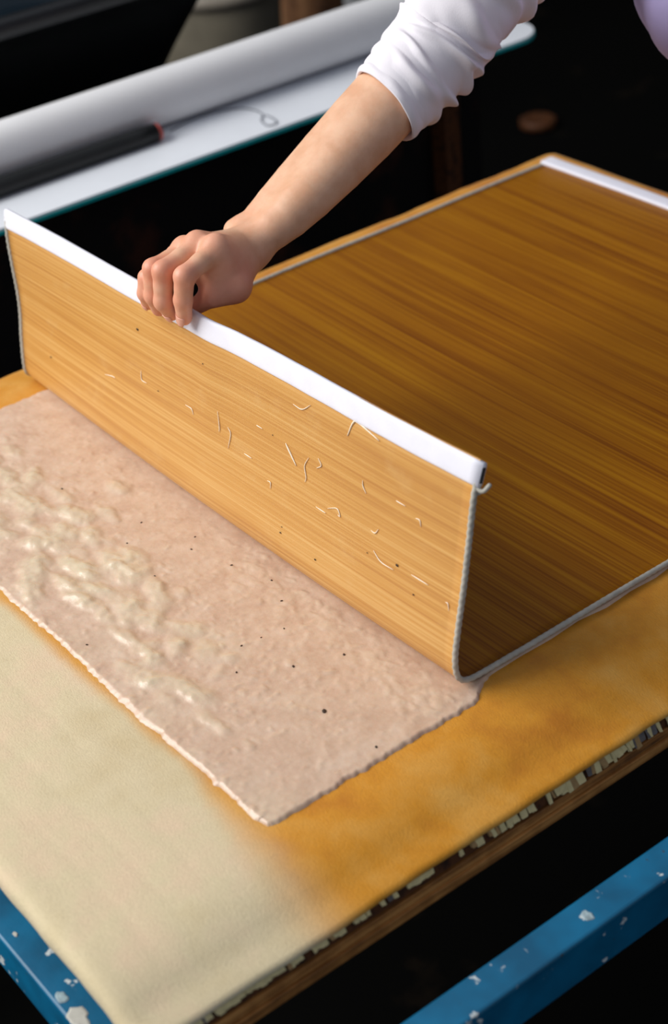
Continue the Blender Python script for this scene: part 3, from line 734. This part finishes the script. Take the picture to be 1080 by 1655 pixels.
# ------------------------------------------------------------------ rolled-up white sleeve
ax_pts = [J(622, 172, -.072), J(648, 142, -.076), J(680, 104, -.082), J(716, 60, -.084), J(748, 10, -.078)]
ax_pts += [ax_pts[-1]+(shoulder-ax_pts[-1])*t for t in (.25, .5, .75, 1.)]
NS, NT = 260, 144
Q = spline(ax_pts, NS)
d = np.concatenate([[0], np.cumsum(np.linalg.norm(np.diff(Q, axis=0), axis=1))])
T = np.gradient(Q, axis=0); T /= np.linalg.norm(T, axis=1)[:, None]
bv = np.array(b_ax); V = []
folds = [(.026, .35, .0042, .0050, .5), (.044, -.45, .0052, .0055, 2.2), (.060, .25, .0048, .0050, 1.0), (.073, -.3, .0056, .0052, 2.6), (.088, .4, .0060, .0055, .3), (.103, -.2, .0055, .0060, 1.7), (.120, .3, .0060, .007, 2.9), (.140, -.3, .0055, .008, .9), (.165, .3, .005, .010, 2.), (.20, -.2, .005, .012, 1.)]
for i in range(NS):
    t = T[i]; side = np.cross(bv, t); side /= np.linalg.norm(side); fr_ = np.cross(t, side)   # side points to the image left of the arm
    base = np.interp(d[i], [0, .012, .03, .06, .09, .13, .18, .26, .40], [.0352, .0370, .0386, .0410, .0440, .0455, .0465, .050, .062])
    for j in range(NT):
        th = 2*math.pi*j/NT; r = base
        for (s0, sl, amp, wd, ph) in folds:
            sc = s0+.010*sl*math.cos(th-ph)+.0055*math.sin(2*th+ph*3)
            am = amp*(.25+.75*(.5+.5*math.cos(th-2.6-.8*math.sin(ph))) )*(.65+.5*math.sin(3*th+ph*5))
            am *= 1.35; r += am*math.exp(-((d[i]-sc)/(wd*.8))**2)-.6*am*math.exp(-((d[i]-sc-.0075)/(wd*.6))**2)
        r += .0011*noise.noise((d[i]*90, math.cos(th)*2.2, math.sin(th)*2.2))+.0016*noise.noise((d[i]*30, math.cos(th)*1.2, 5+math.sin(th)*1.2))
        cuff = .0016*math.exp(-((d[i]-.004)/.004)**2)-.0022*math.exp(-((d[i]-.0115)/.0022)**2)*(.4+.6*max(0, math.sin(th*1+.4)))
        r = max(r+cuff, base-.0004)
        sk = -.0060*math.cos(th)*max(0, 1-d[i]/.05)             # the cuff sits slanted on the arm
        p = Q[i]+(side*math.cos(th)+fr_*math.sin(th))*r+t*(-sk*1.0)
        V.append(p)
# turned-in cuff lip
rows = []
for k, (dr, dt) in enumerate(((-.0012, -.0006), (-.0030, .0006), (-.0042, .006), (-.0046, .02))):
    row = []
    for j in range(NT):
        p = np.array(V[j]); rad = Q[0]-p; n_ = np.linalg.norm(rad); row.append(p+rad/n_*(-dr)+T[0]*dt)
    rows.append(row)
VV = []
for row in rows[::-1]: VV += row
VV += V
me = mesh_from('sleeve', VV, grid_faces(NS+4, NT, True)[:, ::-1])
sl_ = link('sleeve', me, M['white_cloth'], person); sl_['label'] = 'bunched rolled-up white sleeve'
# the other sleeve, the lavender top, trousers, shoes, hair
def part_sdf(name, caps, mat, lo=cf.lo, hi=(.90, 1.25, .84), h=.009, k=.04, par=person, folds=0.):
    ff = Field(lo, hi, h); G = ff.new()
    for a_, b_, r1_, r2_ in caps: ff.cap(G, a_, b_, r1_, r2_, k)
    v, f = surface_nets(G, ff.lo, ff.h)
    if folds:
        v = v+np.array([[folds*.5*noise.noise((p_[0]*16, p_[1]*7, p_[2]*9)), folds*noise.noise((p_[0]*22, p_[1]*6, 3+p_[2]*6)), folds*noise.noise((p_[0]*20, 7+p_[1]*9, p_[2]*6))] for p_ in v])
    me = mesh_from(name, v, f); o = link(name, me, mat, par)
    s = o.modifiers.new('smooth', 'SMOOTH'); s.factor = .5; s.iterations = 6; return o
part_sdf('sleeve', [(sh_l, el_l, .066, .052), (el_l, el_l+(wr_l-el_l)*.35, .052, .046)], M['white_cloth'], folds=.012)
belly = np.array((.43, .70, .30))
part_sdf('lavender_top', [(hipc+np.array((0, -.02, .03)), chest, .145, .145), (chest, neck-np.array((0, -.03, .02)), .12, .075), (shoulder+np.array((.018, .015, 0)), sh_l-np.array((.018, -.015, 0)), .070, .070),
    (np.array((.382, .560, .330)), np.array((.53, .57, .345)), .084, .084), (np.array((.40, .72, .27)), np.array((.53, .72, .27)), .090, .090)], M['lavender'], folds=.016)
hl, hr = hipc+np.array((.085, 0, -.02)), hipc+np.array((-.085, 0, -.02))
kl, kr = np.array((.56, .97, -.30)), np.array((.36, .97, -.30)); al, ar = np.array((.57, 1.03, FZ+.09)), np.array((.35, 1.03, FZ+.09))
part_sdf('trousers', [(hl, kl, .098, .066), (kl, al, .064, .052), (hr, kr, .098, .066), (kr, ar, .064, .052), (hl, hr, .105, .105)], M['black_cloth'], k=.03, folds=.016)
for an in (al, ar):
    part_sdf('shoe', [(an+np.array((0, .02, -.045)), an+np.array((0, -.07, -.052)), .040, .036), (an+np.array((0, -.07, -.052)), an+np.array((0, -.15, -.056)), .036, .030)], M['black_rubber'], k=.02, lo=(.2, .8, FZ+.001), hi=(.75, 1.2, FZ+.2))
part_sdf('hair', [(HL(0, -.030, .034), HL(0, -.012, .040), .092, .088), (HL(0, -.100, .040), HL(0, -.150, .0), .040, .030), (HL(0, -.150, .0), HL(0, -.165, -.10), .030, .016), (HL(-.045, .030, .082), HL(.045, .030, .082), .032, .032)], M['hair'], lo=head-.25, hi=head+.25, h=.005, k=.02)
M['lip'] = simple('lips', lin(188, 104, 94), .4, .08, 90); M['eye'] = simple('eye_white', lin(232, 228, 222), .2, .03, 90); M['iris'] = simple('dark_iris', lin(58, 40, 28), .2, .2, 90)
def blob_part(name, pts, rads, mat, par):
    V_, F_ = tube(spline(pts, 14), list(np.interp(np.linspace(0, 1, 14), np.linspace(0, 1, len(rads)), rads)), 12); return link(name, mesh_from(name, V_, F_), mat, par)
blob_part('lips', [HL(-.022, .083, -.058), HL(-.010, .0905, -.055), HL(0, .092, -.056), HL(.010, .0905, -.055), HL(.022, .083, -.058)], [.001, .0055, .0062, .0055, .001], M['lip'], body)
for sx in (-1, 1):
    bm = bmesh.new(); bmesh.ops.create_uvsphere(bm, u_segments=20, v_segments=14, radius=.0118, matrix=Matrix.Translation(HL(sx*.030, .0765, .006))); ey = bm_obj('eye', bm, M['eye'], body, True)
    bm = bmesh.new(); bmesh.ops.create_uvsphere(bm, u_segments=16, v_segments=12, radius=.0058, matrix=Matrix.Translation(HL(sx*.030, .0832, .003))); bm_obj('iris', bm, M['iris'], body, True)
    blob_part('eyebrow', [HL(sx*.014, .0985, .029), HL(sx*.030, .0935, .034), HL(sx*.047, .081, .030)], [.0022, .0034, .0012], M['hair'], body)

# ------------------------------------------------------------------ background: white bench, roll, hose, tub, buckets
bench = thing('workbench', 'white topped bench with teal edge and dark grimy front behind the table', 'bench', (-.6, 0, FZ))
def rounded_plate(name, z0, z1, x0_, x1_, ya, yb, rc, mat, parent, inset=0.):
    pts = [(x0_, ya), (x1_, ya)]
    for q in range(13):
        a_ = math.pi/2*q/12; pts.append((x1_-rc+rc*math.cos(a_), yb-rc+rc*math.sin(a_)))
    pts.append((x0_, yb)); n = len(pts)
    V = [(x, y_, z0) for x, y_ in pts]+[(x, y_, z1) for x, y_ in pts]
    F = [tuple(range(n))[::-1], tuple(range(n, 2*n))]+[(i, (i+1) % n, (i+1) % n+n, i+n) for i in range(n)]
    return link(name, mesh_from(name, V, F), mat, parent, False)
rounded_plate('bench_top', -.0030, 0, -.64, -.3585, -1.5, 1.048, .055, M['bench_white'], bench)
rounded_plate('edge_band', -.0070, -.0031, -.64, -.3570, -1.5, 1.0495, .0565, M['teal'], bench)
p = at(735, 245, 0, -.40)
box('leg', (-.435, p.y-.014, FZ), (-.40, p.y+.014, -.0071), M['underlay'], bench, .003)
box('front_panel', (-.62, -1.45, FZ), (-.437, .98, -.0071), M['dark_panel'], bench, .004)
V, F = tube([(-.495, y_, .0358) for y_ in np.linspace(-1.3, .955, 40)], .0357, 48)
me = mesh_from('tube_body', V, F[:-2]); 
rl = thing('white_tube', 'long white tube lying on the white bench top', 'tube', (-.495, 0, 0))
V2, F2 = tube([(-.495, y_, .0358) for y_ in np.linspace(-1.3, .955, 40)], .0335, 48)
link('tube_body', mesh_from('tube_body', V+V2, F[:-2]+[tuple(np.array(f)[::-1]+len(V)) for f in F2[:-2]]+[(i, (i+1) % 48, (i+1) % 48+len(V), i+len(V)) for i in range(48)]+[(39*48+(i+1) % 48, 39*48+i, 39*48+i+len(V), 39*48+(i+1) % 48+len(V)) for i in range(48)]), M['roll'], rl)
hs = thing('black_hose', 'black hose with a faded red end lying against the white tube', 'hose', (-.447, 0, 0))
V, F = tube([(-.4455-.001*math.sin(y_*5), y_, .0122) for y_ in np.linspace(-1.3, .435, 60)], .0120, 20); link('hose_body', mesh_from('hose_body', V, F), M['black_rod'], hs)
V, F = tube([(-.4455-.001*math.sin(.435*5), y_, .0122) for y_ in (.4352, .438, .4405, .4415)], [.0118, .0115, .0105, .008], 20); link('end_cap', mesh_from('end_cap', V, F), M['red'], hs)
th_pts = [at(u, v, 2, .0012) for u, v in [(275, 212), (305, 196), (345, 182), (385, 175), (412, 178), (425, 186), (422, 194), (432, 203), (447, 199), (441, 191), (430, 186)]]
V, F = tube(spline(th_pts, 80), .0009, 6)
tag(link('thread', mesh_from('thread', V, F), M['thread']), 'thin grey thread looping over the white bench top', 'thread')

def tub():
    t = thing('black_tub', 'large black plastic tub with rounded corners behind the white tube', 'tub', (-1.02, -.1, FZ))
    def ring(z, x0_, x1_, ya, yb, rc, n=14):
        out = []
        for cx, cy, a0 in ((x1_-rc, ya+rc, -90), (x1_-rc, yb-rc, 0), (x0_+rc, yb-rc, 90), (x0_+rc, ya+rc, 180)):
            for q in range(n):
                a_ = R(a0+90*q/(n-1)); out.append((cx+rc*math.cos(a_), cy+rc*math.sin(a_), z))
        return out
    def loft(rs):
        V = [p for r in rs for p in r]; m = len(rs[0]); return V, [tuple(f) for f in grid_faces(len(rs), m, True)]
    def rr_(z, g): return ring(z, -1.33-g, -.712+g, -1.1-g, .785+g, .11)
    rs = [rr_(-.40, -.19)]+[rr_(z, -.18+.18*((z+.40)/.50)**1.5) for z in np.linspace(-.39, .098, 14)]
    rs += [rr_(.1005, .018), rr_(.103, .020), rr_(.121, .020), rr_(.1245, .017), rr_(.1245, -.006), rr_(.118, -.010)]
    rs += [rr_(z, -.012-.18*(1-((z+.40)/.52)**1.5)) for z in np.linspace(.11, -.385, 8)]
    V, F = loft(rs); m = len(rs[0]); F.append(tuple(range(m))[::-1]); F.append(tuple(range((len(rs)-1)*m, len(rs)*m)))
    link('tub_shell', mesh_from('tub_shell', V, F), M['black_rubber'], t)
    r_ = rr_(.035, -.04); link('water', mesh_from('water', r_, [tuple(range(len(r_)))]), M['water'], t, False)
    bm = bmesh.new(); box_bm(bm, (-1.20, -.9, FZ), (-.85, .45, -.401), .01); bm_obj('stand', bm, M['dark_panel'], t)
tub()

def bucket(name, label, c, r, h_, mat, rim):
    t = thing(name, label, 'bucket', (c[0], c[1], FZ))
    pr = [(r*.80, 0.001), (r*.82, .004), (r*.90, h_*.5), (r*.985, h_*.97), (r*.985, h_), (r*.95, h_), (r*.94, h_*.97), (r*.86, h_*.5), (r*.77, .012)]
    V, F = lathe([(a_, FZ+z) for a_, z in pr], 48, c[0], c[1]); link('bucket_body', mesh_from('bucket_body', V, F), mat, t)
    pr = [(r*.99, h_*.925), (r*1.05, h_*.93), (r*1.06, h_*.955), (r*1.05, h_*.985), (r*.99, h_*.985)]
    V, F = lathe([(a_, FZ+z) for a_, z in pr], 48, c[0], c[1]); link('bucket_rim', mesh_from('bucket_rim', V, F[:-2]), rim, t)
    return t
p = at(352, 12, 2, FZ+.40)
bucket('bucket', 'dull grey plastic bucket standing behind the black tub', (p.x, p.y), .15, .475, M['bucket'], M['bucket_rim'])
p = at(580, -8, 2, FZ+.10)
bucket('bucket', 'pale grey bucket behind the white tube, rightmost of the two buckets', (p.x-.05, p.y), .10, .26, M['pale'], M['pale'])
p = at(490, 10, 2, FZ+.22)
V, F = lathe([(.105, FZ+.001), (.112, FZ+.02), (.104, FZ+.15), (.108, FZ+.3), (.103, FZ+.44), (.108, FZ+.59), (.100, FZ+.6)], 40, p.x, p.y)
V = [(x+.006*noise.noise((x*30, y_*30, z*4)), y_+.006*noise.noise((x*30, y_*30, 9+z*4)), z) for x, y_, z in V]
tag(link('wooden_log', mesh_from('wooden_log', V, F), M['brown_wood']), 'brown upright wooden log standing right of the dull grey bucket', 'log')

# dim clutter in the shadows beyond the table
p = at(870, 205, 2, FZ)
V, F = lathe([(.035, FZ+.001), (.045, FZ+.004), (.045, FZ+.02), (.036, FZ+.024), (.020, FZ+.018), (.002, FZ+.018)], 32, p.x, p.y)
tag(link('round_lid', mesh_from('round_lid', V, F), M['underlay']), 'dim round brown lid lying on the dark floor', 'lid')
